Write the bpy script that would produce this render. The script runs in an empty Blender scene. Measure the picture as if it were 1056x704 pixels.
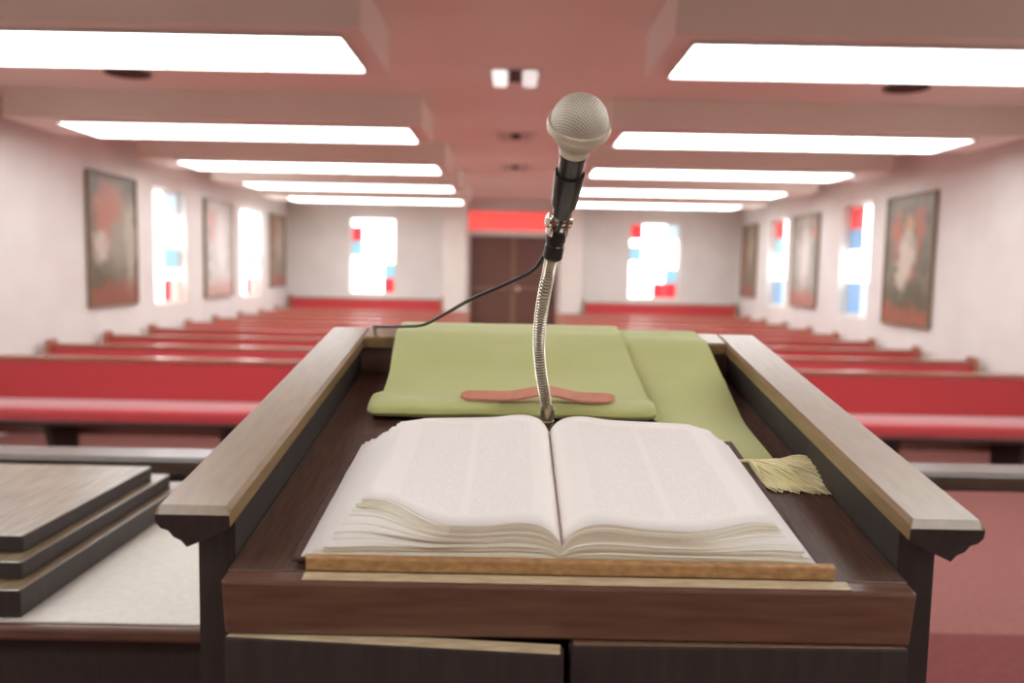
import bpy, bmesh, math, random
from mathutils import Vector, Matrix
random.seed(7)
PI = math.pi
SC = bpy.context.scene
COL = SC.collection

# ------------------------------------------------------------------ materials
def mat(name, color, rough=0.6, metal=0.0, noise=None, bump=None, coat=0.0, spec=0.5, sheen=0.0, stretch=(1, 1, 1), coat_rough=0.2):
    """principled material; noise=(scale, colour2, amount), bump=(scale, strength)"""
    m = bpy.data.materials.new(name); m.use_nodes = True
    nt = m.node_tree; b = nt.nodes['Principled BSDF']
    b.inputs['Base Color'].default_value = (*color, 1)
    b.inputs['Roughness'].default_value = rough
    b.inputs['Metallic'].default_value = metal
    b.inputs['Specular IOR Level'].default_value = spec
    b.inputs['Coat Weight'].default_value = coat
    b.inputs['Coat Roughness'].default_value = coat_rough
    b.inputs['Sheen Weight'].default_value = sheen
    tc = nt.nodes.new('ShaderNodeTexCoord'); mp = nt.nodes.new('ShaderNodeMapping')
    nt.links.new(tc.outputs['Object'], mp.inputs['Vector'])
    mp.inputs['Scale'].default_value = stretch
    if noise:
        n = nt.nodes.new('ShaderNodeTexNoise'); n.inputs['Scale'].default_value = noise[0]; n.inputs['Detail'].default_value = 6
        nt.links.new(mp.outputs[0], n.inputs['Vector'])
        r = nt.nodes.new('ShaderNodeValToRGB')
        a = noise[2]
        c2 = tuple(color[i] * (1 - a) + noise[1][i] * a for i in range(3))
        r.color_ramp.elements[0].position = .32; r.color_ramp.elements[1].position = .68
        r.color_ramp.elements[0].color = (*c2, 1); r.color_ramp.elements[1].color = (*color, 1)
        nt.links.new(n.outputs['Fac'], r.inputs['Fac']); nt.links.new(r.outputs['Color'], b.inputs['Base Color'])
    if bump:
        n2 = nt.nodes.new('ShaderNodeTexNoise'); n2.inputs['Scale'].default_value = bump[0]; n2.inputs['Detail'].default_value = 4
        nt.links.new(mp.outputs[0], n2.inputs['Vector'])
        bp = nt.nodes.new('ShaderNodeBump'); bp.inputs['Strength'].default_value = bump[1]; bp.inputs['Distance'].default_value = .01
        nt.links.new(n2.outputs['Fac'], bp.inputs['Height']); nt.links.new(bp.outputs[0], b.inputs['Normal'])
    return m

def emit(name, color, strength):
    m = bpy.data.materials.new(name); m.use_nodes = True
    nt = m.node_tree; b = nt.nodes['Principled BSDF']
    b.inputs['Base Color'].default_value = (*color, 1)
    b.inputs['Roughness'].default_value = .35
    b.inputs['Emission Color'].default_value = (*color, 1)
    b.inputs['Emission Strength'].default_value = strength
    tc = nt.nodes.new('ShaderNodeTexCoord'); n = nt.nodes.new('ShaderNodeTexNoise'); n.inputs['Scale'].default_value = 3
    nt.links.new(tc.outputs['Object'], n.inputs['Vector'])
    mx = nt.nodes.new('ShaderNodeMix'); mx.data_type = 'RGBA'
    mx.inputs['A'].default_value = (*color, 1); mx.inputs['B'].default_value = (*[c * .9 for c in color], 1)
    nt.links.new(n.outputs['Fac'], mx.inputs['Factor']); nt.links.new(mx.outputs['Result'], b.inputs['Emission Color'])
    return m

def S(r, g, b):   # sRGB 0-255 -> linear
    f = lambda c: (c / 255 / 12.92) if c / 255 <= .04045 else ((c / 255 + .055) / 1.055) ** 2.4
    return (f(r), f(g), f(b))

M = {}
M['wall'] = mat('plaster_wall', S(228, 225, 220), .8, noise=(2.2, S(216, 210, 203), .6), bump=(60, .05))
M['ceil'] = mat('ceiling_plaster', S(246, 238, 228), .75, noise=(1.3, S(240, 230, 218), .7), bump=(80, .05))
M['carpet'] = mat('red_carpet', S(150, 96, 88), .95, noise=(40, S(126, 74, 68), .6), bump=(300, .4))
M['pcarpet'] = mat('dark_red_carpet', S(120, 56, 52), .95, noise=(40, S(96, 42, 40), .6), bump=(300, .4))
M['pewred'] = mat('red_upholstery', S(196, 42, 50), .62, noise=(120, S(176, 34, 42), .5), bump=(400, .12), sheen=.9)
M['pewwood'] = mat('pew_wood', S(176, 112, 84), .35, noise=(8, S(140, 84, 60), .7), stretch=(1, 12, 12), coat=1)
M['wood'] = mat('pulpit_wood', S(124, 88, 70), .42, noise=(9, S(96, 64, 52), .8), stretch=(1.5, 14, 14), bump=(60, .05), coat=.25)
M['woodv'] = mat('pulpit_rail_wood', S(150, 122, 84), .34, noise=(9, S(128, 100, 66), .6), stretch=(14, 1.5, 14), bump=(70, .03), coat=.55, coat_rough=.22, spec=.6)
M['board'] = mat('pulpit_board_wood', S(104, 76, 62), .5, noise=(14, S(72, 48, 38), .8), stretch=(22, 2, 2), bump=(90, .08), coat=.1)
M['darkwood'] = mat('dark_pulpit_wood', S(60, 52, 48), .5, noise=(9, S(48, 40, 36), .7), stretch=(14, 14, 1.5), bump=(60, .05))
M['ledge'] = mat('worn_ledge_wood', S(204, 160, 106), .55, noise=(34, S(160, 116, 74), .8), stretch=(3, 5, 5), bump=(120, .1))
M['wornedge'] = mat('worn_pale_edge', S(226, 208, 172), .5, noise=(22, S(196, 168, 128), .8), stretch=(2, 8, 8))
M['railwood'] = mat('communion_rail_wood', S(92, 74, 62), .3, noise=(9, S(60, 44, 36), .7), stretch=(1.5, 14, 14), coat=.6)
M['stackwood'] = mat('lit_tier_top_wood', S(150, 128, 98), .32, noise=(7, S(88, 66, 46), .9), stretch=(16, 1.2, 16), coat=.5)
M['cloth'] = mat('white_linen', S(222, 216, 204), .85, noise=(60, S(206, 200, 190), .6), bump=(500, .2))
M['green'] = mat('green_wool', S(206, 208, 136), .9, noise=(9, S(194, 198, 118), .6), bump=(900, .35), sheen=.35)
M['fringe'] = mat('gold_fringe', S(255, 246, 200), .6, noise=(60, S(255, 236, 164), .6), sheen=.3)
M['leather'] = mat('salmon_leather', S(220, 150, 126), .7, noise=(60, S(204, 130, 106), .6), bump=(300, .2))
M['cover'] = mat('book_cover_leather', S(88, 56, 42), .55, noise=(40, S(60, 38, 30), .7), bump=(200, .2))
M['chrome'] = mat('chrome', S(212, 204, 188), .22, 1.0, noise=(40, S(190, 180, 160), .5))
M['groove'] = mat('gooseneck_groove', S(110, 100, 76), .5, .4, noise=(50, S(90, 80, 60), .5))
M['blackmetal'] = mat('black_metal', S(46, 44, 38), .32, .35, noise=(50, S(34, 32, 28), .5), coat=.4)
M['blackrub'] = mat('black_cable', S(40, 36, 32), .45, noise=(50, S(28, 26, 24), .5))
M['collar'] = mat('microphone_collar', S(236, 228, 206), .4, .25, noise=(60, S(196, 184, 150), .5))
M['door'] = mat('door_wood', S(116, 78, 66), .45, noise=(8, S(100, 66, 56), .7), stretch=(12, 12, 1.2))
M['doorlight'] = mat('door_strip_wood', S(142, 108, 84), .45, noise=(8, S(120, 88, 66), .7), stretch=(12, 12, 1.2))
M['brass'] = mat('door_hardware', S(226, 214, 206), .3, .8, noise=(30, S(200, 190, 180), .4))
M['trim'] = mat('white_trim', S(234, 226, 218), .6, noise=(5, S(224, 214, 204), .5))
M['vent'] = mat('vent_metal', S(230, 222, 212), .35, .3, noise=(20, S(214, 204, 190), .4))
M['ventdark'] = mat('vent_opening', S(84, 52, 44), .8, noise=(20, S(60, 38, 32), .5))
M['frame'] = mat('painting_frame_wood', S(140, 118, 96), .5, noise=(12, S(116, 96, 76), .6))
M['lampframe'] = mat('lamp_frame', S(226, 216, 206), .5, noise=(12, S(210, 200, 190), .5))
EXPO = 1.2
LAMP = 3.4
M['lamp'] = emit('lamp_diffuser', (.93, .985, 1), LAMP)
GE = 1 / 2 ** EXPO
M['g_white'] = emit('glass_white', (.94, .985, 1), 2.7)
M['g_pale'] = emit('glass_pale_blue', S(190, 216, 230), GE)
M['g_cyan'] = emit('glass_cyan', S(140, 194, 214), GE * .9)
M['g_blue'] = emit('glass_blue', S(112, 156, 196), GE * .85)
M['g_red'] = emit('glass_red', S(222, 52, 62), GE)
M['g_pink'] = emit('glass_pink', S(248, 196, 186), GE * 1.1)
M['g_band'] = emit('emissive_red_panel', S(236, 88, 82), GE * .95)

# page paper: faint columns of print on the upper surface, from UV
def page_mat():
    m = mat('printed_page', S(244, 232, 222), .8)
    nt = m.node_tree; N = nt.nodes; Lk = nt.links; b = N['Principled BSDF']
    uv = N.new('ShaderNodeUVMap'); sp = N.new('ShaderNodeSeparateXYZ'); Lk.new(uv.outputs[0], sp.inputs[0])
    def mth(op, a, bb=None, c=None):
        n = N.new('ShaderNodeMath'); n.operation = op
        for i, x in enumerate((a, bb, c)):
            if x is None: continue
            if isinstance(x, (int, float)): n.inputs[i].default_value = x
            else: Lk.new(x, n.inputs[i])
        return n.outputs[0]
    x, y = sp.outputs[0], sp.outputs[1]
    rows = mth('MULTIPLY', y, 64)
    fr = mth('FRACT', rows); row = mth('FLOOR', rows)
    line = mth('MULTIPLY', mth('GREATER_THAN', fr, .3), mth('LESS_THAN', fr, .8))
    cx = N.new('ShaderNodeCombineXYZ'); Lk.new(mth('MULTIPLY', x, 110), cx.inputs[0]); Lk.new(mth('MULTIPLY', row, 7.3), cx.inputs[1])
    no = N.new('ShaderNodeTexNoise'); no.inputs['Scale'].default_value = 1; no.inputs['Detail'].default_value = 1
    Lk.new(cx.outputs[0], no.inputs['Vector'])
    words = mth('GREATER_THAN', no.outputs['Fac'], .44)
    def band(v, a, c): return mth('MULTIPLY', mth('GREATER_THAN', v, a), mth('LESS_THAN', v, c))
    cols = mth('ADD', band(x, .17, .5), band(x, .54, .86))
    mask = mth('MULTIPLY', mth('MULTIPLY', line, words), mth('MULTIPLY', cols, band(y, .08, .93)))
    mask = mth('MULTIPLY', mask, .15)
    mx = N.new('ShaderNodeMix'); mx.data_type = 'RGBA'
    mx.inputs['A'].default_value = (*S(250, 243, 236), 1); mx.inputs['B'].default_value = (*S(176, 158, 140), 1)
    Lk.new(mask, mx.inputs['Factor']); Lk.new(mx.outputs['Result'], b.inputs['Base Color'])
    return m
M['page'] = page_mat()
M['pageedge'] = mat('page_edges', S(250, 242, 216), .8, noise=(30, S(238, 222, 182), .6), stretch=(.4, 1, 4))

# paintings: soft blobs of paint over a mottled ground. blobs: (cy, cz, ry, rz, colour, softness)
def painting_mat(name, ground, ground2, blobs):
    m = mat(name, ground, .45, noise=(5, ground2, .9), coat=.2)
    nt = m.node_tree; N = nt.nodes; Lk = nt.links; b = N['Principled BSDF']
    cur = b.inputs['Base Color'].links[0].from_socket
    tc = N.new('ShaderNodeTexCoord')
    nz = N.new('ShaderNodeTexNoise'); nz.inputs['Scale'].default_value = 7; nz.inputs['Detail'].default_value = 4
    Lk.new(tc.outputs['Object'], nz.inputs['Vector'])
    wm = N.new('ShaderNodeVectorMath'); wm.operation = 'MULTIPLY_ADD'
    Lk.new(nz.outputs['Color'], wm.inputs[0]); wm.inputs[1].default_value = (.4, .4, .4); Lk.new(tc.outputs['Object'], wm.inputs[2])
    for cy, cz, ry, rz, c in blobs:
        mp = N.new('ShaderNodeMapping'); Lk.new(wm.outputs[0], mp.inputs['Vector'])
        mp.vector_type = 'POINT'
        mp.inputs['Location'].default_value = (0, -(cy + .2) / ry, -(cz + .2) / rz)
        mp.inputs['Scale'].default_value = (0, 1 / ry, 1 / rz)
        ln = N.new('ShaderNodeVectorMath'); ln.operation = 'LENGTH'; Lk.new(mp.outputs[0], ln.inputs[0])
        mr = N.new('ShaderNodeMapRange'); mr.inputs['From Min'].default_value = 1.25; mr.inputs['From Max'].default_value = .55; mr.inputs['To Max'].default_value = .9
        Lk.new(ln.outputs['Value'], mr.inputs['Value'])
        mx = N.new('ShaderNodeMix'); mx.data_type = 'RGBA'
        Lk.new(mr.outputs[0], mx.inputs['Factor']); Lk.new(cur, mx.inputs['A']); mx.inputs['B'].default_value = (*c, 1)
        cur = mx.outputs['Result']
    Lk.new(cur, b.inputs['Base Color'])
    return m

# ------------------------------------------------------------------ mesh helpers
def new(): return bmesh.new()
def box(bm, x0, x1, y0, y1, z0, z1, mtx=None):
    vs = [bm.verts.new((x, y, z)) for x in (x0, x1) for y in (y0, y1) for z in (z0, z1)]
    for f in ((0, 1, 3, 2), (4, 6, 7, 5), (0, 4, 5, 1), (2, 3, 7, 6), (0, 2, 6, 4), (1, 5, 7, 3)):
        bm.faces.new([vs[i] for i in f])
    if mtx:
        for v in vs: v.co = mtx @ v.co
    return vs
def rbox(bm, x0, x1, y0, y1, z0, z1, r=.005, seg=2, mtx=None):
    t = bmesh.new(); box(t, x0, x1, y0, y1, z0, z1)
    bmesh.ops.recalc_face_normals(t, faces=t.faces)
    bmesh.ops.bevel(t, geom=list(t.edges), offset=r, segments=seg, affect='EDGES', profile=.5)
    add(bm, t, mtx)
def add(bm, t, mtx=None):
    mp = {}
    for v in t.verts: mp[v] = bm.verts.new(mtx @ v.co if mtx else v.co)
    for f in t.faces: bm.faces.new([mp[v] for v in f.verts])
    t.free()
def prism(bm, prof, a, b, fn):
    """extrude a closed 2-D profile from a to b; fn(p, q, t)->xyz"""
    A = [bm.verts.new(fn(p, q, a)) for p, q in prof]; B = [bm.verts.new(fn(p, q, b)) for p, q in prof]
    n = len(prof)
    for i in range(n): bm.faces.new((A[i], A[(i + 1) % n], B[(i + 1) % n], B[i]))
    bm.faces.new(A[::-1]); bm.faces.new(B)
def frames(pts):
    T = []
    n = len(pts)
    for i in range(n):
        t = (pts[min(i + 1, n - 1)] - pts[max(i - 1, 0)]).normalized(); T.append(t)
    nrm = T[0].orthogonal().normalized(); out = []
    for t in T:
        nrm = (nrm - t * nrm.dot(t)).normalized(); out.append((nrm, t.cross(nrm)))
    return out
def tube(bm, pts, rad, seg=10, cap=True):
    pts = [Vector(p) for p in pts]; fr = frames(pts)
    rings = []
    for i, p in enumerate(pts):
        r = rad(i) if callable(rad) else rad
        a, b = fr[i]
        rings.append([bm.verts.new(p + (a * math.cos(2 * PI * k / seg) + b * math.sin(2 * PI * k / seg)) * r) for k in range(seg)])
    for i in range(len(rings) - 1):
        for k in range(seg):
            bm.faces.new((rings[i][k], rings[i][(k + 1) % seg], rings[i + 1][(k + 1) % seg], rings[i + 1][k]))
    if cap: bm.faces.new(rings[0][::-1]); bm.faces.new(rings[-1])
def lathe(bm, prof, mtx, seg=32):
    """prof: [(r,z)...] bottom to top"""
    rings = []
    for r, z in prof:
        if r < 1e-5: rings.append([bm.verts.new(mtx @ Vector((0, 0, z)))])
        else: rings.append([bm.verts.new(mtx @ Vector((r * math.cos(2 * PI * k / seg), r * math.sin(2 * PI * k / seg), z))) for k in range(seg)])
    for A, B in zip(rings, rings[1:]):
        for k in range(seg):
            k2 = (k + 1) % seg
            if len(A) == 1: bm.faces.new((A[0], B[k2], B[k]))
            elif len(B) == 1: bm.faces.new((A[k], A[k2], B[0]))
            else: bm.faces.new((A[k], A[k2], B[k2], B[k]))
    if len(rings[0]) > 1: bm.faces.new(rings[0][::-1])
    if len(rings[-1]) > 1: bm.faces.new(rings[-1])
def catmull(P, n):
    P = [Vector(p) for p in P]; P = [P[0] * 2 - P[1]] + P + [P[-1] * 2 - P[-2]]; out = []
    m = len(P) - 3
    for j in range(n + 1):
        t = j / n * m; i = min(int(t), m - 1); t -= i
        a, b, c, d = P[i:i + 4]
        out.append(.5 * ((2 * b) + (c - a) * t + (2 * a - 5 * b + 4 * c - d) * t * t + (3 * b - a - 3 * c + d) * t ** 3))
    return out

def wloc(o):
    v = Vector((0, 0, 0))
    while o: v = v + o.location; o = o.parent
    return v
def obj(name, bm, m, parent=None, loc=None, smooth=False, recalc=True):
    """bm is in world coordinates; it is moved to the parent's (or loc's) frame"""
    base = wloc(parent) if parent else Vector(loc or (0, 0, 0))
    for v in bm.verts: v.co -= base
    if recalc: bmesh.ops.recalc_face_normals(bm, faces=bm.faces)
    me = bpy.data.meshes.new(name); bm.to_mesh(me); bm.free()
    for mm in (m if isinstance(m, (list, tuple)) else [m]): me.materials.append(mm)
    o = bpy.data.objects.new(name, me); COL.objects.link(o)
    if smooth:
        me.polygons.foreach_set('use_smooth', [True] * len(me.polygons))
        if smooth == 'auto':
            try: me.set_sharp_from_angle(angle=math.radians(38))
            except Exception: pass
    if parent: o.parent = parent
    else: o.location = base
    return o
def tag(o, label=None, cat=None, group=None, kind=None):
    for k, v in (('label', label), ('category', cat), ('group', group), ('kind', kind)):
        if v: o[k] = v
    return o
def thing(name, loc, label, cat, group=None):
    e = bpy.data.objects.new(name, None); COL.objects.link(e); e.location = loc; e.empty_display_size = .1
    return tag(e, label, cat, group)
def struct(name, bm, m, parent=None, **k):
    o = obj(name, bm, m, parent, **k)
    if not parent: tag(o, kind='structure')
    return o
def copy_tree(o, parent=None):
    c = o.copy(); COL.objects.link(c)
    if parent: c.parent = parent
    for ch in [x for x in bpy.data.objects if x.parent == o]: copy_tree(ch, c)
    return c

# ------------------------------------------------------------------ the room
HW, YB, YF, ZC, ZB = 4.72, 16.7, -3.2, 3.10, 2.85     # half width, back wall, wall behind, ceiling, dropped boxes
PL = .27                                              # chancel platform
bm = new(); box(bm, -HW, HW, 2.9, YB + .2, -.1, 0); struct('floor', bm, M['carpet'])
bm = new(); box(bm, -HW, HW, YF, 2.9, -.1, PL); struct('floor_platform', bm, M['pcarpet'])
bm = new(); box(bm, -HW - .2, HW + .2, YF - .2, YB + .2, ZC, ZC + .15); struct('ceiling', bm, M['ceil'])
bm = new(); box(bm, -HW - .2, HW + .2, YF - .2, YF, -.1, ZC); struct('wall_front', bm, M['wall'])

def wall_cells(spans, zs, holes, mk):
    """spans/zs sorted breakpoints; cells not in holes are built"""
    for a, b in zip(spans, spans[1:]):
        for c, d in zip(zs, zs[1:]):
            if any(h[0] <= a and b <= h[1] and h[2] <= c and d <= h[3] for h in holes): continue
            mk(a, b, c, d)
WZ0, WZ1 = 1.07, 2.62
LEFTW = [(10.50, 11.52), (13.85, 14.95)]
RIGHTW = [(10.62, 11.55), (13.85, 14.80)]
for side, sx, wins in (('left', -1, LEFTW), ('right', 1, RIGHTW)):
    bm = new()
    ys = sorted([YF, YB + .2] + [y for w in wins for y in w])
    holes = [(a, b, WZ0, WZ1) for a, b in wins]
    x0, x1 = (-HW - .2, -HW) if sx < 0 else (HW, HW + .2)
    wall_cells(ys, [-.1, WZ0, WZ1, ZC], holes, lambda a, b, c, d: box(bm, x0, x1, a, b, c, d))
    bmesh.ops.remove_doubles(bm, verts=bm.verts, dist=1e-5)
    struct('wall_' + side, bm, M['wall'])
    bm = new()
    if sx < 0: box(bm, -HW, -HW + .015, 2.9, YB, 0, .12)
    else: box(bm, HW - .015, HW, 2.9, YB, 0, .12)
    struct('baseboard_' + side, bm, M['trim'])
BACKW = [(-3.42, -2.48), (2.42, 3.46)]
DX, DZ = .95, 2.88
bm = new()
wall_cells([-HW, -3.42, -2.48, -DX, DX, 2.42, 3.46, HW], [-.1, 1.08, 2.66, DZ, ZC],
           [(-3.42, -2.48, 1.08, 2.66), (2.42, 3.46, 1.08, 2.66), (-DX, DX, -.1, 1.08), (-DX, DX, 1.08, 2.66), (-DX, DX, 2.66, DZ)],
           lambda a, b, c, d: box(bm, a, b, YB, YB + .2, c, d))
bmesh.ops.remove_doubles(bm, verts=bm.verts, dist=1e-5)
struct('wall_back', bm, M['wall'])
for s, a, b in ((1, -1.42, -DX), (2, DX, 1.38)):      # pilasters that flank the doors
    bm = new(); rbox(bm, a, b, YB - .42, YB, 0, ZC, .01); struct('trim_%d' % s, bm, M['trim'])

# dropped boxes of the ceiling with banks of light panels under them
BOXY = [4.27, 7.02, 9.5, 11.8, 14.1, 1.6, -1.0]; BD = .95  # last two rows are unseen, added to light the pulpit
tn = 3
ordn = ['first', 'second', 'third', 'fourth', 'fifth']
proto = {}
for i, y in enumerate(BOXY):
    for side, sx in (('left', -1), ('right', 1)):
        a, b = sorted((sx * .82, sx * 4.45))
        bm = new(); rbox(bm, a, b, y, y + BD, ZB, ZC + .02, .004, 1); struct('trim_%d' % tn, bm, M['ceil']); tn += 1
        lab = 'bank of ceiling light panels %s of aisle, %s' % (side, ['first in view, nearest the pulpit', 'second in view', 'middle of five in view', 'second from back wall', 'closest to back wall', 'unseen, added over the pulpit', 'unseen, added behind the pulpit'][i])
        if sx not in proto:
            t = thing('ceiling_light', (sx * 2.5, y + .47, ZB), lab, 'ceiling light', 'ceiling light banks')
            for k in range(5):
                xa = sx * 2.5 - 1.55 + k * .62
                bm = new(); rbox(bm, xa + .013, xa + .607, y + .12, y + .84, ZB - .022, ZB - .006, .004, 1)
                obj('diffuser', bm, M['lamp'], t)
            bm = new(); x0, x1 = sx * 2.5 - 1.56, sx * 2.5 + 1.56
            box(bm, x0, x1, y + .105, y + .855, ZB - .006, ZB)
            box(bm, x0, x1, y + .105, y + .118, ZB - .024, ZB - .004); box(bm, x0, x1, y + .842, y + .855, ZB - .024, ZB - .004)
            box(bm, x0, x0 + .012, y + .118, y + .842, ZB - .024, ZB - .004); box(bm, x1 - .012, x1, y + .118, y + .842, ZB - .024, ZB - .004)
            obj('frame', bm, M['lampframe'], t)
            proto[sx] = t
        else:
            t = copy_tree(proto[sx]); t.location = (sx * 2.5, y + .47, ZB); t['label'] = lab

# ceiling air diffusers on the centre line, round openings at the sides
def air_diffuser(x, y, label):
    t = thing('ceiling_diffuser', (x, y, ZC), label, 'ceiling vent', 'air diffusers along the middle of the ceiling')
    bm = new()
    for a, b, c, d in ((-.21, .21, -.21, -.17), (-.21, .21, .17, .21), (-.21, -.17, -.17, .17), (.17, .21, -.17, .17)):
        box(bm, x + a, x + b, y + c, y + d, ZC - .012, ZC)
    obj('frame', bm, M['vent'], t)
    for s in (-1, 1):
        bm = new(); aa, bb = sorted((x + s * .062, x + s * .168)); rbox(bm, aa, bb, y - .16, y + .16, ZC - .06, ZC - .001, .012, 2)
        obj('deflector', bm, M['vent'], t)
    bm = new(); rbox(bm, x - .05, x + .05, y - .165, y + .165, ZC - .02, ZC, .004, 1); obj('core', bm, M['ventdark'], t)
    return t
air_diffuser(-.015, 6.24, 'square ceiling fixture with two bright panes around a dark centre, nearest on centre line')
d2 = copy_tree([o for o in bpy.data.objects if o.name == 'ceiling_diffuser'][0]); d2.location = (0, 8.95, ZC); d2['label'] = 'square air diffuser left of the microphone head, middle of three on ceiling'
d3 = copy_tree(d2); d3.location = (0, 11.6, ZC); d3['label'] = 'farthest small square air diffuser on the ceiling, before the doors'
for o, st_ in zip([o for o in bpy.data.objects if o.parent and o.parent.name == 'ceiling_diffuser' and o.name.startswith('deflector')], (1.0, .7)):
    o.material_slots[0].link = 'OBJECT'; o.material_slots[0].material = emit('glowing_pane', (.95, .98, .96), GE * st_)  # emission put into the nearest fixture's deflectors; other copies stay plain metal
#'farthest small square air diffuser on the ceiling, before the doors'
for s in (-1, 1):
    bm = new(); lathe(bm, [(.15, 0), (.17, -.012), (.17, -.018), (.14, -.018), (.12, -.006), (0, -.006)][::-1], Matrix.Translation((s * 3.05, 6.38, ZC)), 28)
    tag(obj('ceiling_vent', bm, M['ventdark'], loc=(0, 0, 0)), 'dark round ceiling vent behind the nearest %s light bank' % ('left' if s < 0 else 'right'), 'ceiling vent', 'dark round vents')

# stained-glass windows: pane grid (columns x rows), w white, p pale, c cyan, b blue, r red, k pink
GM = {'w': 'g_white', 'p': 'g_pale', 'c': 'g_cyan', 'b': 'g_blue', 'r': 'g_red', 'k': 'g_pink'}
def window(n, fn, a, b, z0, z1, rows):
    """fn(t, d, z)->xyz : t along the wall, d depth into the wall"""
    bm = new(); fw = .03
    def bx(t0, t1, d0, d1, c, d):
        vs = box(bm, t0, t1, d0, d1, c, d)
        for v in vs: v.co = Vector(fn(*v.co))
    bx(a, b, .10, .16, z0, z0 + fw); bx(a, b, .10, .16, z1 - fw, z1); bx(a, a + fw, .10, .16, z0 + fw, z1 - fw); bx(b - fw, b, .10, .16, z0 + fw, z1 - fw)
    w = struct('window_%d' % n, bm, M['trim'])
    nc = len(rows[0]); nr = len(rows); W = (b - a - 2 * fw) / nc; H = (z1 - z0 - 2 * fw) / nr
    # merge equal panes in a column
    for c in range(nc):
        r = 0
        while r < nr:
            r2 = r
            while r2 + 1 < nr and rows[r2 + 1][c] == rows[r][c]: r2 += 1
            bm = new()
            vs = box(bm, a + fw + c * W + .004, a + fw + (c + 1) * W - .004, .12, .13, z1 - fw - (r2 + 1) * H + .004, z1 - fw - r * H - .004)
            for v in vs: v.co = Vector(fn(*v.co))
            o = obj('pane', bm, M[GM[rows[r][c]]], w)
            r = r2 + 1
    bm = new()
    for c in range(1, nc):
        vs = box(bm, a + fw + c * W - .004, a + fw + c * W + .004, .11, .14, z0 + fw, z1 - fw)
        for v in vs: v.co = Vector(fn(*v.co))
    obj('glazing_bars', bm, M['trim'], w)
    return w
L_ = lambda t, d, z: (-HW - d, t, z)
R_ = lambda t, d, z: (HW + d, t, z)
B_ = lambda t, d, z: (t, YB + d, z)
window(1, L_, *LEFTW[0], WZ0, WZ1, ['wwpp', 'wwpp', 'wwww', 'pwww', 'pwww', 'wwcc', 'wwcc', 'wwww', 'pwrk', 'pwrk'])
window(2, L_, *LEFTW[1], WZ0, WZ1, ['wwww', 'wwpw', 'wwpw', 'wwww', 'wwww', 'wwcp', 'wwcp', 'wwww', 'wwrk', 'wwrk'])
window(3, R_, *RIGHTW[0], WZ0, WZ1, ['wwrr', 'wwrr', 'wwbb', 'wwbb', 'wwww', 'pwww', 'pwww', 'wpbb', 'kpbb', 'wpbb'])
window(4, R_, *RIGHTW[1], WZ0, WZ1, ['wwrr', 'wwrr', 'wwcc', 'wwcc', 'wwww', 'wwww', 'wwww', 'wpbb', 'wpbb', 'wpbb'])
window(5, B_, *BACKW[0], 1.08, 2.66, ['wwww', 'rwww', 'rwww', 'cwww', 'cwww', 'wwww', 'wwwc', 'wwwc', 'wwwr', 'wwwr'])
window(6, B_, *BACKW[1], 1.08, 2.66, ['rwwp', 'rwwp', 'wwww', 'cwww', 'cwww', 'wwww', 'wwwc', 'wwwc', 'wwrr', 'wwrr'])

# doors at the end of the aisle, red panel above with emission put into it
bm = new()
for a, b, c, d in ((-DX, -DX + .04, 0, 2.34), (DX - .04, DX, 0, 2.34), (-DX, DX, 2.34, 2.45), (-DX, DX, 2.84, DZ)):
    rbox(bm, a, b, YB - .01, YB + .14, c, d, .004, 1)
dd = struct('door_1', bm, M['trim'])
bm = new(); box(bm, -DX, DX, YB + .05, YB + .07, 2.45, 2.84); obj('red_panel', bm, M['g_band'], dd)
for s in (-1, 1):
    bm = new(); a, b = sorted((s * .035, s * .905))
    rbox(bm, a, b, YB + .05, YB + .1, .01, 2.335, .004, 1)
    box(bm, a + .12, b - .12, YB + .04, YB + .06, 1.42, 2.2); box(bm, a + .12, b - .12, YB + .04, YB + .06, .2, 1.1)
    leaf = obj('door_leaf', bm, M['door'], dd)
    bm = new(); rbox(bm, a + .04, b - .04, YB + .0, YB + .04, 1.2, 1.27, .008); obj('push_bar', bm, M['doorlight'], leaf)
bm = new(); rbox(bm, -.045, .045, YB + .03, YB + .11, .01, 2.335, .006); obj('centre_strip', bm, M['doorlight'], dd)
bm = new(); lathe(bm, [(.0, 0), (.03, .005), (.045, .02), (.045, .05), (.03, .065), (0, .07)], Matrix.Translation((.1, YB + .05, 1.24)) @ Matrix.Rotation(PI / 2, 4, 'X'), 20)
obj('door_handle', bm, M['brass'], dd, smooth='auto')

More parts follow.
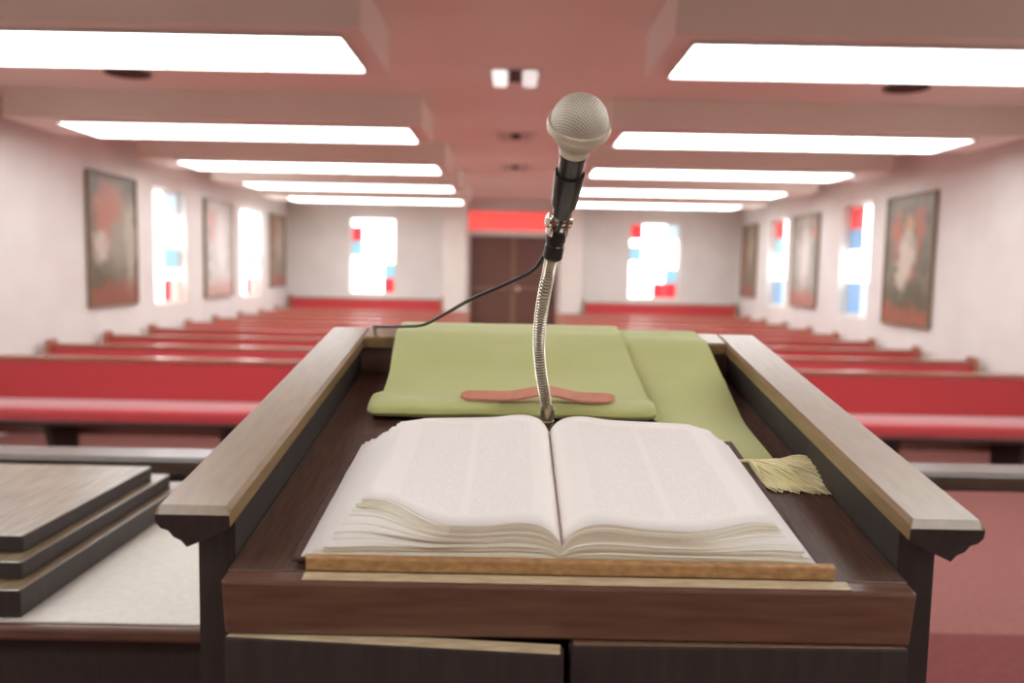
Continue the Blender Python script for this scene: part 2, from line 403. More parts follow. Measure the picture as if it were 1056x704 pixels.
# ------------------------------------------------------------------ paintings on the side walls
br, sal, wh, ol, dk = S(134, 74, 56), S(186, 112, 92), S(176, 164, 150), S(112, 104, 74), S(66, 62, 44)
PA = {
 'a': painting_mat('painting_a', S(112, 96, 72), S(72, 68, 48), [(-.1, -.62, 1.2, .17, S(140, 80, 56)), (-.2, -.3, .5, .22, S(84, 80, 52)), (.1, .1, .45, .5, S(150, 140, 122)), (-.22, .3, .22, .36, S(178, 108, 86)), (-.05, .42, .3, .25, S(170, 106, 80)), (-.3, -.1, .18, .2, S(196, 180, 166)), (.4, -.05, .14, .5, S(170, 158, 140))]),
 'b': painting_mat('painting_b', S(128, 120, 100), S(88, 84, 62), [(0, -.64, 1.2, .14, S(160, 92, 66)), (0, -.42, .6, .2, S(84, 80, 54)), (.28, .35, .1, .34, S(176, 98, 72)), (-.25, .35, .1, .34, S(176, 98, 72)), (.02, .42, .12, .14, S(180, 138, 96)), (.03, .02, .2, .34, S(204, 190, 172)), (.16, -.2, .12, .2, S(196, 182, 164)), (-.1, -.22, .07, .12, S(150, 90, 66))]),
 'c': painting_mat('painting_c_glare', S(196, 186, 178), S(170, 160, 150), [(0, -.62, 1.2, .12, S(190, 140, 126)), (-.48, 0, .08, 1.2, S(130, 112, 94)), (.1, .1, .25, .5, S(216, 208, 200)), (-.3, .4, .12, .3, S(196, 130, 118))]),  # pale tones paint the glare on this picture into its colours
 'd': painting_mat('painting_d', S(170, 158, 142), S(128, 120, 98), [(0, -.62, 1.2, .14, S(176, 104, 88)), (.0, .1, .2, .6, S(208, 196, 186)), (-.42, .1, .12, .7, S(110, 98, 72)), (-.36, .5, .09, .2, S(184, 110, 90))]),
 'e': painting_mat('painting_e', S(160, 142, 122), S(124, 106, 86), [(0, -.62, 1.2, .14, S(168, 92, 84)), (.1, .2, .25, .45, S(190, 174, 158)), (-.3, .4, .2, .25, S(160, 110, 90))]),
 'f': painting_mat('painting_f', S(138, 124, 100), S(104, 96, 74), [(0, -.62, 1.2, .14, S(158, 96, 80)), (-.1, .25, .2, .45, S(178, 160, 140)), (.28, .1, .16, .5, S(160, 108, 88))]),
}
def painting(side, y0, y1, z0, z1, key, label):
    sx = -1 if side == 'left' else 1
    yc, zc = (y0 + y1) / 2, (z0 + z1) / 2
    t = thing('wall_painting', (sx * (HW - .002), yc, zc), label, 'painting', 'tall paintings on the side walls')
    X0, X1, X2 = sx * (HW - .002), sx * (HW - .05), sx * (HW - .032)
    bm = new(); f = .018
    for a, b, c, d in ((y0, y1, z0, z0 + f), (y0, y1, z1 - f, z1), (y0, y0 + f, z0 + f, z1 - f), (y1 - f, y1, z0 + f, z1 - f)):
        rbox(bm, min(X0, X1), max(X0, X1), a, b, c, d, .006, 1)
    obj('frame', bm, M['frame'], t)
    bm = new(); box(bm, min(X0, X2), max(X0, X2), y0 + f, y1 - f, z0 + f, z1 - f); obj('canvas', bm, PA[key], t)
painting('left', 8.82, 9.95, 1.11, 2.64, 'a', 'framed painting with a salmon figure over dark ground, nearest on left wall')
painting('left', 12.15, 13.33, 1.11, 2.63, 'c', 'painting paled by painted-in glare, hanging between the two left wall windows')
painting('left', 15.43, 16.42, 1.22, 2.64, 'e', 'narrow brownish painting on the left wall near the back corner')
painting('right', 8.95, 10.1, 1.04, 2.6, 'b', 'framed painting of a white-robed figure with raised reddish shapes, right wall')
painting('right', 12.35, 13.45, 1.12, 2.6, 'd', 'grey painting with a pale upright figure between the two right wall windows')
painting('right', 15.48, 16.42, 1.18, 2.62, 'f', 'small-looking olive brown painting on the right wall near the back corner')

# ------------------------------------------------------------------ pews
PX0, PX1 = .84, 4.64; PXC = (PX0 + PX1) / 2; PHW = (PX1 - PX0) / 2
def make_pew(name, x, y, top, label, group):
    t = thing(name, (x, y, 0), label, 'pew', group)
    W = PHW - .05
    # back cushion leaning slightly
    bm = new(); prism(bm, [(-.075, .40), (-.12, .42), (-.075, top - .06), (-.055, top - .04), (-.03, top - .045), (-.02, top - .06), (-.04, .40)], x - W, x + W, lambda p, q, s: (s, y + p, q))
    obj('back_cushion', bm, M['pewred'], t)
    bm = new(); prism(bm, [(-.04, .12), (-.015, .12), (.01, top - .03), (-.018, top - .03)], x - W, x + W, lambda p, q, s: (s, y + p, q)); obj('back_panel', bm, M['pewwood'], t)
    bm = new(); rbox(bm, x - W, x + W, y - .07, y + .02, top - .04, top, .01); obj('top_rail', bm, M['pewwood'], t)
    bm = new(); rbox(bm, x - W, x + W, y - .56, y - .06, .32, .44, .045, 4); obj('seat_cushion', bm, M['pewred'], t, smooth='auto')
    bm = new(); rbox(bm, x - W, x + W, y - .53, y - .03, .29, .318, .006); obj('seat_board', bm, M['darkwood'], t)
    for s in (-1, 1):
        bm = new()
        prof = [(-.56, 0), (.06, 0), (.06, .3), (.05, top + .01), (.02, top + .04), (-.08, top + .04), (-.11, top), (-.13, .68), (-.22, .62), (-.5, .6), (-.56, .57), (-.57, .4)]
        prism(bm, prof, x + s * (PHW - .05), x + s * PHW, lambda p, q, s_: (s_, y + p, q)); obj('end_panel', bm, M['pewwood'], t)
    for k in (-.55, .2, .75):
        bm = new(); prism(bm, [(-.42, 0), (-.06, 0), (-.04, .29), (-.5, .29)], x + k * PHW, x + k * PHW + .045, lambda p, q, s_: (s_, y + p, q)); obj('support', bm, M['darkwood'], t)
    return t
rows = [6.85, 7.96, 9.07, 10.2, 11.32, 12.36, 13.48, 14.6, 15.62]
rn = ['front row', 'second row from the front', 'third row from the front', 'fourth row from the front', 'fifth row from the front', 'sixth row from the front', 'seventh row from the front', 'eighth row, third from the back wall', 'ninth row, next to last']
first = None
for i, y in enumerate(rows):
    for side, sx in (('left', -1), ('right', 1)):
        lab = 'long pew with red cushions %s of the aisle, %s' % (side, rn[i]); g = 'red pews %s of the aisle' % side
        if first is None: first = make_pew('church_pew', sx * PXC, y, .80, lab, g)
        else:
            t = copy_tree(first); t.location = (sx * PXC, y, 0); t['label'] = lab; t['group'] = g
PX0, PX1 = 1.46, 4.64; PXC = (PX0 + PX1) / 2; PHW = (PX1 - PX0) / 2
t = make_pew('church_pew', -PXC, 16.55, 1.0, 'tall-backed red pew against the back wall, left of the doors', 'tall pews against the back wall')
t = copy_tree(t); t.location = (PXC, 16.55, 0); t['label'] = 'tall-backed red pew against the back wall, right of the doors'

# ------------------------------------------------------------------ communion rail
def communion_rail(sx, label):
    x0, x1 = sorted((sx * .62, sx * 3.6))
    t = thing('communion_rail', ((x0 + x1) / 2, 2.09, PL), label, 'rail', 'communion rails')
    bm = new(); rbox(bm, x0, x1, 2.03, 2.15, 1.05, 1.10, .01); obj('handrail', bm, M['railwood'], t)
    bm = new(); rbox(bm, x0 + .03, x1 - .03, 2.07, 2.11, PL + .08, PL + .14, .006); obj('bottom_rail', bm, M['darkwood'], t)
    n = 5
    for k in range(n):
        x = sx * (.89 + k * .62)
        bm = new(); rbox(bm, x - .04, x + .04, 2.055, 2.125, PL, 1.05, .008); obj('post', bm, M['darkwood'], t)
communion_rail(-1, 'dark wooden communion rail with glossy top, left of the pulpit')
communion_rail(1, 'dark wooden communion rail, right of the pulpit')

# ------------------------------------------------------------------ side table with linen and tiered wooden box
TZ = 1.02
t = thing('side_table', (-1.1, 1.65, PL), 'dark wooden side table under white linen, left of the pulpit', 'table')
bm = new(); rbox(bm, -1.75, -.42, 1.235, 2.0, TZ - .03, TZ - .004, .008, 3); obj('tabletop', bm, M['wood'], t)
bm = new(); 
for a, b, c, d in ((-1.7, -.47, 1.27, 1.295), (-1.7, -.47, 1.935, 1.96), (-1.7, -1.675, 1.295, 1.935), (-.495, -.47, 1.295, 1.935)):
    box(bm, a, b, c, d, TZ - .5, TZ - .03)
obj('apron', bm, M['darkwood'], t)
for x in (-1.7, -.53):
    for y in (1.27, 1.9):
        bm = new(); rbox(bm, x, x + .06, y, y + .06, PL, TZ - .49, .006); obj('leg', bm, M['darkwood'], t)
bm = new(); rbox(bm, -1.74, -.43, 1.245, 1.99, TZ - .004, TZ, .0015, 1)
tag(obj('linen_cloth', bm, M['cloth'], loc=(-1.1, 1.65, TZ)), 'white linen cloth lying flat on the side table', 'tablecloth')
t = thing('tiered_box', (-1.3, 1.5, TZ), 'dark wooden box stepped in three tiers with grained top, on white linen', 'box')
for nm, xr, z0, z1, yf in (('lower_tier', -.795, TZ, TZ + .047, 1.93), ('middle_tier', -.819, TZ + .047, TZ + .077, 1.885), ('top_tier', -.843, TZ + .077, TZ + .107, 1.84)):
    bm = new(); rbox(bm, -1.72 + (-.795 - xr), xr, 1.255 + (1.93 - yf), yf, z0, z1, .003, 2)
    o = obj(nm, bm, [M['darkwood'], M['stackwood']], t)
    for p in o.data.polygons:
        if p.normal.z > .5: p.material_index = 1  # paler grained wood on upward faces paints in the light on the tiers

# ------------------------------------------------------------------ pulpit (sloped frame: u across, v up the slope, n off it)
O = Vector((.051, .649, 1.401)); AA = math.radians(9.03)
Vv = Vector((0, math.cos(AA), math.sin(AA))); Nn = Vector((0, -math.sin(AA), math.cos(AA)))
def P(u, v, n): return O + Vector((u, 0, 0)) + Vv * v + Nn * n
SL = Matrix(((1, 0, 0, O.x), (0, Vv.y, Nn.y, O.y), (0, Vv.z, Nn.z, O.z), (0, 0, 0, 1)))   # local (u,v,n) -> world
def smooth01(x): x = max(0, min(1, x)); return x * x * (3 - 2 * x)
BN = -.057; LEN = .656
pul = thing('pulpit', (.051, .98, PL), 'dark wooden pulpit with pale sloping side rails holding the open book', 'pulpit')
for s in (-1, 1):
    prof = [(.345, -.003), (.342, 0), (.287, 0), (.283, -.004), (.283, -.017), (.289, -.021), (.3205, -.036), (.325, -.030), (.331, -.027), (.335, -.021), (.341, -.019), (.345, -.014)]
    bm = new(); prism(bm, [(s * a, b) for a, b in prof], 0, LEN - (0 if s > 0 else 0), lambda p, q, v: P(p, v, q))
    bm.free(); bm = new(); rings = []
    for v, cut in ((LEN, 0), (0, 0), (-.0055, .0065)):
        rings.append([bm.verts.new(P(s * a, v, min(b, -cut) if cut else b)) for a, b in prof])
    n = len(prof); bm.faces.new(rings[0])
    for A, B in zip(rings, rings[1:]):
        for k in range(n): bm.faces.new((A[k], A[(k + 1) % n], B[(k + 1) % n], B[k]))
    ef = bm.faces.new(rings[2][::-1]); ef.material_index = 1  # near end face in dark wood, painting in the shade there
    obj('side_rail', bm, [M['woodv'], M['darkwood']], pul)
    # side board: sloped top, vertical down to the platform
    u0, u1 = sorted((s * .2885, s * .3205))
    bm = new()
    A = [P(u0, .022, -.022), P(u0, LEN - .02, -.022)]
    pr = [(A[0].y, PL), (A[0].y, A[0].z), (A[1].y, A[1].z), (A[1].y, PL)]
    prism(bm, pr, O.x + u0, O.x + u1, lambda p, q, x: (x, p, q)); obj('side_panel', bm, M['darkwood'], pul)
# back rail and back board
bm = new(); prism(bm, [(LEN - .062, -.017), (LEN - .062, -.003), (LEN - .059, 0), (LEN + .003, 0), (LEN + .006, -.004), (LEN + .006, -.014), (LEN, -.018)], -.2828, .2828, lambda p, q, u: P(u, p, q)); obj('back_rail', bm, M['woodv'], pul)
bm = new(); y0 = P(0, LEN - .05, 0).y; y1 = P(0, LEN - .03, 0).y
prism(bm, [(y0, PL + .0), (y1, PL), (y1, P(0, LEN - .03, -.018).z), (y0, P(0, LEN - .05, -.018).z)], O.x - .2885, O.x + .2885, lambda p, q, x: (x, p, q)); obj('front_panel', bm, M['wood'], pul)
# reading board and its front lip
bm = new(); rbox(bm, -.2884, .2884, -.004, LEN - .053, BN - .02, BN, .001, 1, SL); obj('reading_board', bm, M['board'], pul)
bm = new(); rbox(bm, -.2884, .2884, -.022, -.004, BN - .05, BN, .003, 2, SL)
o = obj('front_lip', bm, [M['wood'], M['wornedge']], pul)
for p in o.data.polygons:
    c = p.center + wloc(pul); 
    if p.normal.dot(Nn) > .5 and False: p.material_index = 1
bm = new(); rbox(bm, -.222, .226, -.005, .003, BN, BN + .013, .0015, 2, SL); o = obj('book_ledge', bm, M['ledge'], pul)
bm = new(); rbox(bm, -.222, .235, -.019, -.007, BN, BN + .0015, .0006, 1, SL); obj('ledge_strip', bm, M['wornedge'], pul)
# cabinet doors under the lip, left one slightly ajar
yd = .659; zt = P(0, -.02, BN - .05).z - .002
for s, ang in ((-1, 4.2), (1, .9)):
    hx = O.x + s * .287
    mt = Matrix.Translation((hx, yd, 0)) @ Matrix.Rotation(math.radians(ang) * (-s) * -1, 4, 'Z')
    a, b = sorted((0, -s * .285))
    bm = new(); rbox(bm, a, b, -.016, 0, PL + .06, zt, .002, 2, mt)
    dr = obj('cabinet_door', bm, M['darkwood'], pul)
    bm = new(); rbox(bm, a + .003, b - .003, -.0165, 0, zt + .0002, zt + .0012, .0004, 1, mt); obj('worn_top_edge', bm, M['wornedge'] if s < 0 else M['doorlight'], dr)
    bm = new(); kx = -s * .25
    lathe(bm, [(.005, 0), (.005, .012), (.012, .018), (.013, .026), (.008, .032), (0, .033)], mt @ Matrix.Translation((kx, -.016, .85)) @ Matrix.Rotation(PI / 2, 4, 'X'), 16)
    obj('knob', bm, M['brass'], dr, smooth='auto')
bm = new(); rbox(bm, O.x - .2884, O.x + .2884, yd + .03, y0, PL + .06, PL + .08, .002, 1); obj('shelf', bm, M['darkwood'], pul)
bm = new(); rbox(bm, O.x - .33, O.x + .33, .61, 1.34, PL, PL + .058, .01, 2); obj('plinth', bm, M['darkwood'], pul)

# ------------------------------------------------------------------ the open book
bk = thing('open_book', P(0, .14, BN), 'large open book with cream pages and columns of faint print, on pulpit', 'book')
B0 = BN + .0035
for s, a, b in ((-1, -.236, -.012), (1, .002, .219)):
    bm = new(); rbox(bm, a, b, .004, .302, B0, B0 + .004, .0015, 2, SL); obj('cover', bm, M['cover'], bk)
bm = new(); rbox(bm, -.014, .004, .004, .302, B0 - .0015, B0 + .0025, .001, 2, SL); obj('spine', bm, M['cover'], bk)
NS = 22
def page_side(s):
    bm = new(); uvl = bm.loops.layers.uv.new('UVMap')
    rnd = random.Random(11 + s)
    US = -.005
    for k in range(NS):
        t = k / (NS - 1)
        top = (k == NS - 1)
        wOut = (.221 - .042 * t ** .9) if s < 0 else (.216 - .026 * t ** 1.1)
        wOut += rnd.uniform(-.003, .003)
        vj = rnd.uniform(-.001, .0015); v1 = .282 + rnd.uniform(-.002, .002)
        if s < 0: curl = .056 * smooth01((t - .45) / .3)
        else: curl = .030 * smooth01((t - .3) / .5)
        nearlift = rnd.uniform(0, .003)
        NU, NV = 26, 12
        g = []
        for i in range(NU + 1):
            q = i / NU; q = q ** 1.5            # denser near the gutter
            row = []
            for j in range(NV + 1):
                w = j / NV
                # block thickness across the page: rises from the gutter, eases outward
                H = .0335 * (1 - math.exp(-q / .055)) * (1 - .20 * q) + .003 * math.exp(-((q - .2) / .12) ** 2)
                g0 = .012 * math.exp(-q / .08)
                n = B0 + .004 + H * t + g0 * t
                # fan: lower sheets sag outward, groups separate toward the near edge
                fan = smooth01((q - .55) / .45) * (1 - w) ** 2
                if s < 0:
                    n += fan * .004 * (1 if t > .72 else 0) + fan * nearlift * .5 * t
                    n -= .004 * smooth01((q - .8) / .2) * t
                else:
                    n += fan * (.0035 * math.sin(t * 17) * t) + fan * nearlift * t - .004 * smooth01((q - .85) / .15) * t
                n += .0012 * math.sin(w * 5 + k) * q * t
                v0 = .0055 + vj + curl * smooth01((q - .52) / .5) - .0 * q
                if s < 0 and t > .45: v0 += .004 * math.sin(q * 9) * q
                if s < 0 and t > .55: n += .0035 * math.exp(-((q - .62) / .22) ** 2) * (1 - w) ** 2
                v = v0 + (v1 - v0) * w
                if s > 0: v -= .008 * smooth01((q - .88) / .12) * w * w * (2 - t) * .8
                else: v -= .018 * smooth01((q - .85) / .15) * w * w * (1 - t)
                u = US + s * (-.0006 + q * (wOut + .004 * (1 - w) * (1 - t)))
                row.append((u, v, n))
            g.append(row)
        th = .00058
        up = [[bm.verts.new(P(*x)) for x in r] for r in g]
        dn = [[bm.verts.new(P(x[0], x[1], x[2] - th * 2.7)) for x in r] for r in g]
        for i in range(NU):
            for j in range(NV):
                vs = (up[i][j], up[i + 1][j], up[i + 1][j + 1], up[i][j + 1]) if s > 0 else (up[i][j], up[i][j + 1], up[i + 1][j + 1], up[i + 1][j])
                f = bm.faces.new(vs); f.material_index = 0; f.smooth = True
                for lp in f.loops:
                    for ii in (i, i + 1):
                        for jj in (j, j + 1):
                            if lp.vert is up[ii][jj]:
                                qq = (ii / NU) ** 1.5
                                lp[uvl].uv = ((qq if s > 0 else 1 - qq), jj / NV)
                vs = (dn[i][j], dn[i][j + 1], dn[i + 1][j + 1], dn[i + 1][j]) if s > 0 else (dn[i][j], dn[i + 1][j], dn[i + 1][j + 1], dn[i][j + 1])
                f = bm.faces.new(vs); f.material_index = 1; f.smooth = True
        def edge(A, Bq):
            f = bm.faces.new(A + Bq[::-1]); f.material_index = 1
        for i in range(NU):
            edge([up[i][0], up[i + 1][0]], [dn[i][0], dn[i + 1][0]]); edge([up[i + 1][NV], up[i][NV]], [dn[i + 1][NV], dn[i][NV]])
        for j in range(NV):
            edge([up[0][j + 1], up[0][j]], [dn[0][j + 1], dn[0][j]]); edge([up[NU][j], up[NU][j + 1]], [dn[NU][j], dn[NU][j + 1]])
    return bm
for s in (-1, 1):
    o = obj('pages', page_side(s), [M['page'], M['pageedge']], bk)

# ------------------------------------------------------------------ green stole
st = thing('green_stole', P(-.05, .5, BN), 'folded green wool stole hanging over the back rail, gold fringe at one end', 'stole')
def ribbon(bm, path, th, nu=24, closed_round=True):
    """path: list of ((uL,vL,nL),(uR,vR,nR)) -> thick cloth sheet"""
    T = []
    for i in range(len(path)):
        row = []
        for k in range(nu + 1):
            w = k / nu
            a, b = Vector(path[i][0]), Vector(path[i][1])
            row.append(a.lerp(b, w))
        T.append(row)
    def nrm(i, k):
        a = T[min(i + 1, len(T) - 1)][k] - T[max(i - 1, 0)][k]; b = T[i][min(k + 1, nu)] - T[i][max(k - 1, 0)]
        return b.cross(a).normalized()
    U_ = []; D_ = []
    for i in range(len(T)):
        ru = []; rd = []
        for k in range(nu + 1):
            n = nrm(i, k); p = T[i][k]
            e = min(k, nu - k); f = 1 if e > 1 else (.95 if e == 1 else .8)
            wv = (.0011 * math.sin(p.x * 30 + i * .3) + .0005 * math.sin(p.x * 80 - i * .2)) * (1 if i > 32 else .12)
            p2 = p + n * wv * (1 if th < .02 else .6)
            ru.append(bm.verts.new(P(*(p2 + n * th * .5 * f)))); rd.append(bm.verts.new(P(*(p2 - n * th * .5 * f))))
        U_.append(ru); D_.append(rd)
    R = len(T)
    for i in range(R - 1):
        for k in range(nu):
            bm.faces.new((U_[i][k], U_[i][k + 1], U_[i + 1][k + 1], U_[i + 1][k])); bm.faces.new((D_[i][k], D_[i + 1][k], D_[i + 1][k + 1], D_[i][k + 1]))
        bm.faces.new((U_[i][0], U_[i + 1][0], D_[i + 1][0], D_[i][0])); bm.faces.new((U_[i + 1][nu], U_[i][nu], D_[i][nu], D_[i + 1][nu]))
    for k in range(nu):
        bm.faces.new((U_[0][k + 1], U_[0][k], D_[0][k], D_[0][k + 1])); bm.faces.new((U_[R - 1][k], U_[R - 1][k + 1], D_[R - 1][k + 1], D_[R - 1][k]))
def path2(keys, n):
    L = catmull([k[0] for k in keys], n); R = catmull([k[1] for k in keys], n)
    return list(zip(L, R))
# strap layer: over the rail, down the board and under the book's right edge
keys = [((.06, .675, -.16), (.245, .675, -.16)), ((.065, .674, -.06), (.245, .674, -.06)), ((.07, .672, -.006), (.246, .672, -.006)), ((.08, .659, .0018), (.248, .659, .0018)), ((.09, .622, .0018), (.250, .622, .0018)), ((.10, .592, .0012), (.252, .590, .0012)),
        ((.115, .54, -.022), (.258, .54, -.022)), ((.125, .49, -.040), (.262, .49, -.040)), ((.132, .44, -.051), (.262, .44, -.051)), ((.14, .38, -.0552), (.258, .385, -.0552)), ((.165, .32, -.0555), (.256, .325, -.0555)), ((.195, .27, -.0555), (.2565, .27, -.0555)), ((.205, .245, -.0555), (.258, .248, -.0555))]
bm = new(); ribbon(bm, path2(keys, 60), .0026, 20); obj('strap', bm, M['green'], st, smooth='auto')
# folded panel: several layers thick with a rolled lower fold
keys = [((-.225, .690, -.15), (.125, .690, -.15)), ((-.227, .689, -.07), (.122, .689, -.07)), ((-.23, .680, -.005), (.121, .680, -.005)), ((-.231, .662, .0058), (.120, .662, .0058)), ((-.232, .622, .0062), (.120, .622, .0062)), ((-.232, .594, .0050), (.121, .592, .0050)),
        ((-.229, .54, -.010), (.125, .54, -.010)), ((-.226, .49, -.026), (.130, .49, -.026)), ((-.226, .44, -.036), (.134, .44, -.036)), ((-.226, .40, -.0395), (.137, .40, -.0395)), ((-.224, .380, -.042), (.138, .380, -.042))]
bm = new(); ribbon(bm, path2(keys, 60), .006, 26); obj('folded_panel', bm, M['green'], st, smooth='auto')
# rolled bottom fold with the wider left end
def oval(cu, cv, cn, rv, rn, m=16): return [(cv + rv * math.cos(2 * PI * k / m), cn + rn * math.sin(2 * PI * k / m)) for k in range(m)]
bm = new(); rings = []
for i in range(41):
    w = i / 40; u = -.2375 + w * (.1395 + .2375)
    e = min(1, min(w, 1 - w) / .015); sc = .75 + .25 * math.sqrt(e)
    sg = .0008 * math.sin(u * 50)
    cv = .392 + .004 * smooth01(w * 1.2); rv = (.028 + .014 * smooth01((.12 - w) / .12)) 
    rings.append([bm.verts.new(P(u, cv + (.010 if w < .1 else 0) * smooth01((.1 - w) / .1) + rv * sc * math.cos(2 * PI * k / 18), -.0435 + sg + .0108 * sc * math.sin(2 * PI * k / 18))) for k in range(18)])
for A, B in zip(rings, rings[1:]):
    for k in range(18): bm.faces.new((A[k], A[(k + 1) % 18], B[(k + 1) % 18], B[k]))
bm.faces.new(rings[0]); bm.faces.new(rings[-1][::-1])
obj('rolled_fold', bm, M['green'], st, smooth='auto')
# fringe strands spreading to the right on the board
bm = new(); rnd = random.Random(5)
for k in range(230):
    w = rnd.random()
    u0, v0 = .197 + w * .061, .2475 + w * .002
    ln = .118 * (.75 + .25 * rnd.random()) * (.72 + .28 * math.sin(PI * w))
    ang = math.radians(-62 + 42 * w + rnd.uniform(-7, 7))
    du, dv = math.cos(ang), math.sin(ang)
    c1 = rnd.uniform(-.01, .01); hh = rnd.uniform(0, .013)
    pts = []
    for j in range(9):
        q = j / 8
        uu = u0 + du * ln * q + -dv * c1 * math.sin(q * PI) + .0012 * math.sin(q * 14 + k)
        vv = v0 + dv * ln * q + du * c1 * math.sin(q * PI)
        nn = BN + .0022 + hh * math.sin(min(1, q * 1.2) * PI) ** 1 * .9 + .001 * rnd.random()
        if uu < .226: nn = max(nn, BN + .0022)
        pts.append(P(max(uu, .19 if vv > .24 else .2215), vv, nn))
    tube(bm, pts, lambda i: 0.0012 * (1.0 - .3 * i / 8), 5)
tag(obj('fringe', bm, M['fringe'], st, smooth=True), 'gold fringe strands', kind='stuff')

# salmon leather strip across the fold, behind the gooseneck
bm = new(); rr = []
for i in range(33):
    w = i / 32; u = -.118 + w * .205
    wd = .0125 * min(1, math.sqrt(max(0, 1 - (max(0, abs(w - .5) * 2 - .82) / .18) ** 2))) + .0006
    arch = .0105 * math.exp(-((w - .55) / .17) ** 2)
    vv = .394 - .006 * math.cos((w - .55) * 2 * PI) * .6
    n0 = -.0318 + arch + (.001)
    rr.append([bm.verts.new(P(u, vv - wd, n0 - .001)), bm.verts.new(P(u, vv + wd, n0 + .003)), bm.verts.new(P(u, vv + wd, n0 + .0055)), bm.verts.new(P(u, vv - wd, n0 + .002))])
for A, B in zip(rr, rr[1:]):
    for k in range(4): bm.faces.new((A[k], A[(k + 1) % 4], B[(k + 1) % 4], B[k]))
bm.faces.new(rr[0]); bm.faces.new(rr[-1][::-1])
tag(obj('leather_strip', bm, M['leather'], loc=P(-.02, .41, -.03), smooth='auto'), 'thin salmon-coloured strip with rounded ends lying across the green stole', 'strip')

# ------------------------------------------------------------------ gooseneck stand, microphone and cable
gb = P(-.005, .335, BN)
gs = thing('gooseneck_stand', gb, 'chrome gooseneck rising between book and stole, holding the microphone', 'microphone stand')
gpts = [gb + Nn * .012, Vector((.0435, .992, 1.440)), Vector((.0375, .985, 1.470)), Vector((.0335, .975, 1.503)), Vector((.033, .955, 1.533)), Vector((.0350, .925, 1.565)), Vector((.0395, .888, 1.600)), Vector((.0425, .866, 1.620))]
bm = new(); mt = Matrix.Translation(gb) @ Matrix.Rotation(AA, 4, 'X')
lathe(bm, [(.019, 0), (.019, .0025), (.016, .004), (.009, .005)], mt, 28); obj('base_flange', bm, M['chrome'], gs, smooth='auto')
bm = new(); lathe(bm, [(.0092, .004), (.0092, .018), (.0075, .0185), (.0075, .022), (.0088, .0225), (.0088, .034), (.0076, .0345), (.0076, .036)], Matrix.Translation(gb) @ Matrix.Rotation(math.radians(10), 4, 'X'), 24); obj('ferrule', bm, M['chrome'], gs, smooth='auto')
path = catmull(gpts, 800)
bm = new(); tube(bm, path, lambda i: .0052 + .0026 * abs(math.sin(i * PI / 12.0)), 18)
for k, f in enumerate(list(bm.faces)[:800 * 18]):
    if (k // 18) % 12 in (0, 1, 10, 11): f.material_index = 1
obj('gooseneck', bm, [M['chrome'], M['groove']], gs, smooth=True)
ax = Vector((.085, -.70, .70)).normalized()
def along(p, d):   # matrix placing local z along d
    return Matrix.Translation(p) @ d.to_track_quat('Z', 'Y').to_matrix().to_4x4()
g1 = Vector((.0425, .866, 1.618)); gd = (path[-1] - path[-30]).normalized()
gd = Vector((.12, -.35, .93)).normalized()
bm = new(); lathe(bm, [(.0085, -.004), (.0105, -.002), (.0108, .012), (.0100, .013), (.0100, .016), (.0108, .017), (.0108, .027), (.0085, .029)], along(g1, gd), 24); obj('connector', bm, M['blackmetal'], gs, smooth='auto')
p2 = g1 + gd * .029
bm = new(); mt = along(p2, gd)
rbox(bm, -.011, -.006, -.008, .008, -.006, .018, .002, 2, mt); rbox(bm, .005, .010, -.008, .008, -.006, .018, .002, 2, mt)
lathe(bm, [(.006, -.014), (.0075, -.013), (.0075, .013), (.006, .014)], mt @ Matrix.Translation((0, 0, .010)) @ Matrix.Rotation(PI / 2, 4, 'Y'), 20)
obj('pivot', bm, M['chrome'], gs, smooth='auto')
# microphone axis: from tail to head centre
head = Vector((.0570, .735, 1.7335))
def mz(d): return head - ax * d         # a point d below the head's centre
# clip: slit tube around the body
bm = new(); m0 = along(mz(.094), ax); seg = 26; ra = []; 
for z, ro in ((0, .0122), (.002, .0128), (.038, .0148), (.040, .0145)):
    ra.append([[bm.verts.new(m0 @ Vector((r * math.cos(a), r * math.sin(a), z))) for a in [math.radians(-60 + 300 * k / seg + 90 + 60) for k in range(seg + 1)]] for r in (ro, ro - .0024)])
for A, B in zip(ra, ra[1:]):
    for k in range(seg):
        bm.faces.new((A[0][k], A[0][k + 1], B[0][k + 1], B[0][k])); bm.faces.new((A[1][k + 1], A[1][k], B[1][k], B[1][k + 1]))
    bm.faces.new((A[0][0], B[0][0], B[1][0], A[1][0])); bm.faces.new((A[0][seg], A[1][seg], B[1][seg], B[0][seg]))
for q, sgn in ((ra[0], 1), (ra[-1], -1)):
    for k in range(seg): bm.faces.new((q[0][k], q[1][k], q[1][k + 1], q[0][k + 1]))
obj('clip', bm, M['blackmetal'], gs, smooth='auto')
mic = thing('microphone', mz(.10), 'round-headed microphone with pale mesh grille and black body, above the book', 'microphone')
bm = new(); lathe(bm, [(.0085, -.108), (.0095, -.106), (.0108, -.09), (.0122, -.052), (.0125, -.036), (.0132, -.034), (.0132, -.031)], along(head, ax), 32); obj('body', bm, M['blackmetal'], mic, smooth='auto')
bm = new(); lathe(bm, [(.0130, -.031), (.0142, -.030), (.0146, -.024), (.0165, -.0215), (.0190, -.0185)], along(head, ax), 36); obj('collar', bm, M['collar'], mic, smooth='auto')
R0 = .0262
prof = [(.0185, -.019), (.0222, -.013), (.0250, -.0065), (.0262, -.003)]
for k in range(0, 13):
    a = PI / 2 * k / 12; prof.append((R0 * math.cos(a) if k < 12 else 0, .003 + R0 * .98 * math.sin(a)))
GR = mat('grille_mesh', S(206, 196, 178), .42, .2)
nt = GR.node_tree; b = nt.nodes['Principled BSDF']
uvn = nt.nodes.new('ShaderNodeUVMap'); mp = nt.nodes.new('ShaderNodeMapping'); mp.inputs['Scale'].default_value = (10, 10, 1); mp.inputs['Rotation'].default_value = (0, 0, .6)
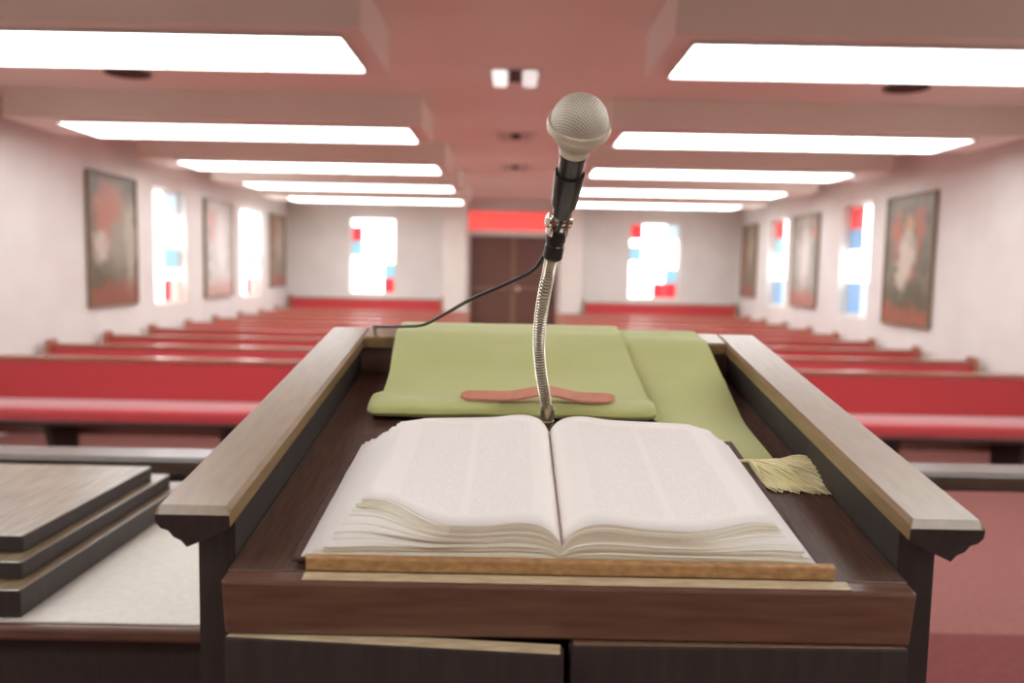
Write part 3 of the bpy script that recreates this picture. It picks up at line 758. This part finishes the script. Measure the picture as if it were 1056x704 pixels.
nt.links.new(uvn.outputs[0], mp.inputs['Vector'])
ck = nt.nodes.new('ShaderNodeTexVoronoi'); ck.inputs['Scale'].default_value = 1; ck.inputs['Randomness'].default_value = 0
nt.links.new(mp.outputs[0], ck.inputs['Vector'])
rp = nt.nodes.new('ShaderNodeValToRGB'); rp.color_ramp.elements[0].position = .22; rp.color_ramp.elements[0].color = (*S(128, 118, 92), 1); rp.color_ramp.elements[1].position = .42; rp.color_ramp.elements[1].color = (*S(240, 232, 214), 1)
nt.links.new(ck.outputs['Distance'], rp.inputs['Fac']); nt.links.new(rp.outputs['Color'], b.inputs['Base Color'])
bp = nt.nodes.new('ShaderNodeBump'); bp.inputs['Strength'].default_value = 1; bp.inputs['Distance'].default_value = .0008
nt.links.new(ck.outputs['Distance'], bp.inputs['Height']); nt.links.new(bp.outputs[0], b.inputs['Normal'])
bm = new(); lathe(bm, prof, along(head, ax), 48)
uvl = bm.loops.layers.uv.new('UVMap'); inv = along(head, ax).inverted()
for f in bm.faces:
    cs = [inv @ l.vert.co for l in f.loops]; cc = inv @ f.calc_center_median(); ca = math.atan2(cc.y, cc.x)
    for l, c in zip(f.loops, cs):
        a = math.atan2(c.y, c.x) if (c.x ** 2 + c.y ** 2) > 1e-10 else ca
        while a - ca > PI: a -= 2 * PI
        while a - ca < -PI: a += 2 * PI
        th_ = math.atan2(math.hypot(c.x, c.y), c.z - .003); l[uvl].uv = (th_ * math.cos(a), th_ * math.sin(a))
obj('grille', bm, GR, mic, smooth=True)
bm = new(); lathe(bm, [(.0255, -.0055), (.0286, -.005), (.0296, -.001), (.0286, .003), (.0255, .0035)], along(head, ax), 48); obj('grille_band', bm, M['collar'], mic, smooth='auto')
# cable from the connector down to the back rail, then over the far side
cp = [mz(.109), mz(.122), Vector((.040, .892, 1.634)), Vector((.024, .898, 1.604)), Vector((-.01, .92, 1.585)), Vector((-.05, .97, 1.566)), Vector((-.092, 1.06, 1.541)), Vector((-.125, 1.12, 1.523)), Vector((-.160, 1.18, 1.516)), Vector((-.193, 1.235, 1.511)), Vector((-.218, 1.272, 1.508)), Vector((-.224, 1.286, 1.5065)), Vector((-.226, 1.312, 1.500)), Vector((-.226, 1.318, 1.44)), Vector((-.21, 1.335, .9)), Vector((-.16, 1.38, .34)), Vector((-.05, 1.5, PL + .004)), Vector((.4, 1.62, PL + .004))]
bm = new(); tube(bm, catmull(cp, 160), .0023, 8); tag(obj('microphone_cable', bm, M['blackrub'], loc=(0, 1.2, 1.3), smooth=True), 'thin black cable sagging from the microphone to the pulpit back rail', 'cable')

# ------------------------------------------------------------------ light, camera
w = bpy.data.worlds.new('world'); SC.world = w; w.use_nodes = True
w.node_tree.nodes['Background'].inputs[0].default_value = (.9, .9, 1, 1); w.node_tree.nodes['Background'].inputs[1].default_value = .3
cam = bpy.data.cameras.new('camera'); co = bpy.data.objects.new('camera', cam); COL.objects.link(co); SC.camera = co
cam.sensor_width = 36; cam.lens = 820 / 1056 * 36; cam.clip_start = .05
pitch, roll = math.radians(5.02), math.radians(1.1)
fwd = Vector((0, math.cos(pitch), -math.sin(pitch))); up = Vector((0, math.sin(pitch), math.cos(pitch))); rt = Vector((1, 0, 0))
Rr = rt * math.cos(roll) + up * math.sin(roll); Ur = -rt * math.sin(roll) + up * math.cos(roll)
co.matrix_world = Matrix(((Rr.x, Ur.x, -fwd.x, 0), (Rr.y, Ur.y, -fwd.y, 0), (Rr.z, Ur.z, -fwd.z, 1.6), (0, 0, 0, 1)))
cam.dof.use_dof = True; cam.dof.focus_distance = .84; cam.dof.aperture_fstop = 3.5
vs = SC.view_settings
vs.view_transform = 'Standard'; vs.look = 'None'; vs.gamma = 1; vs.use_curve_mapping = False; vs.exposure = EXPO
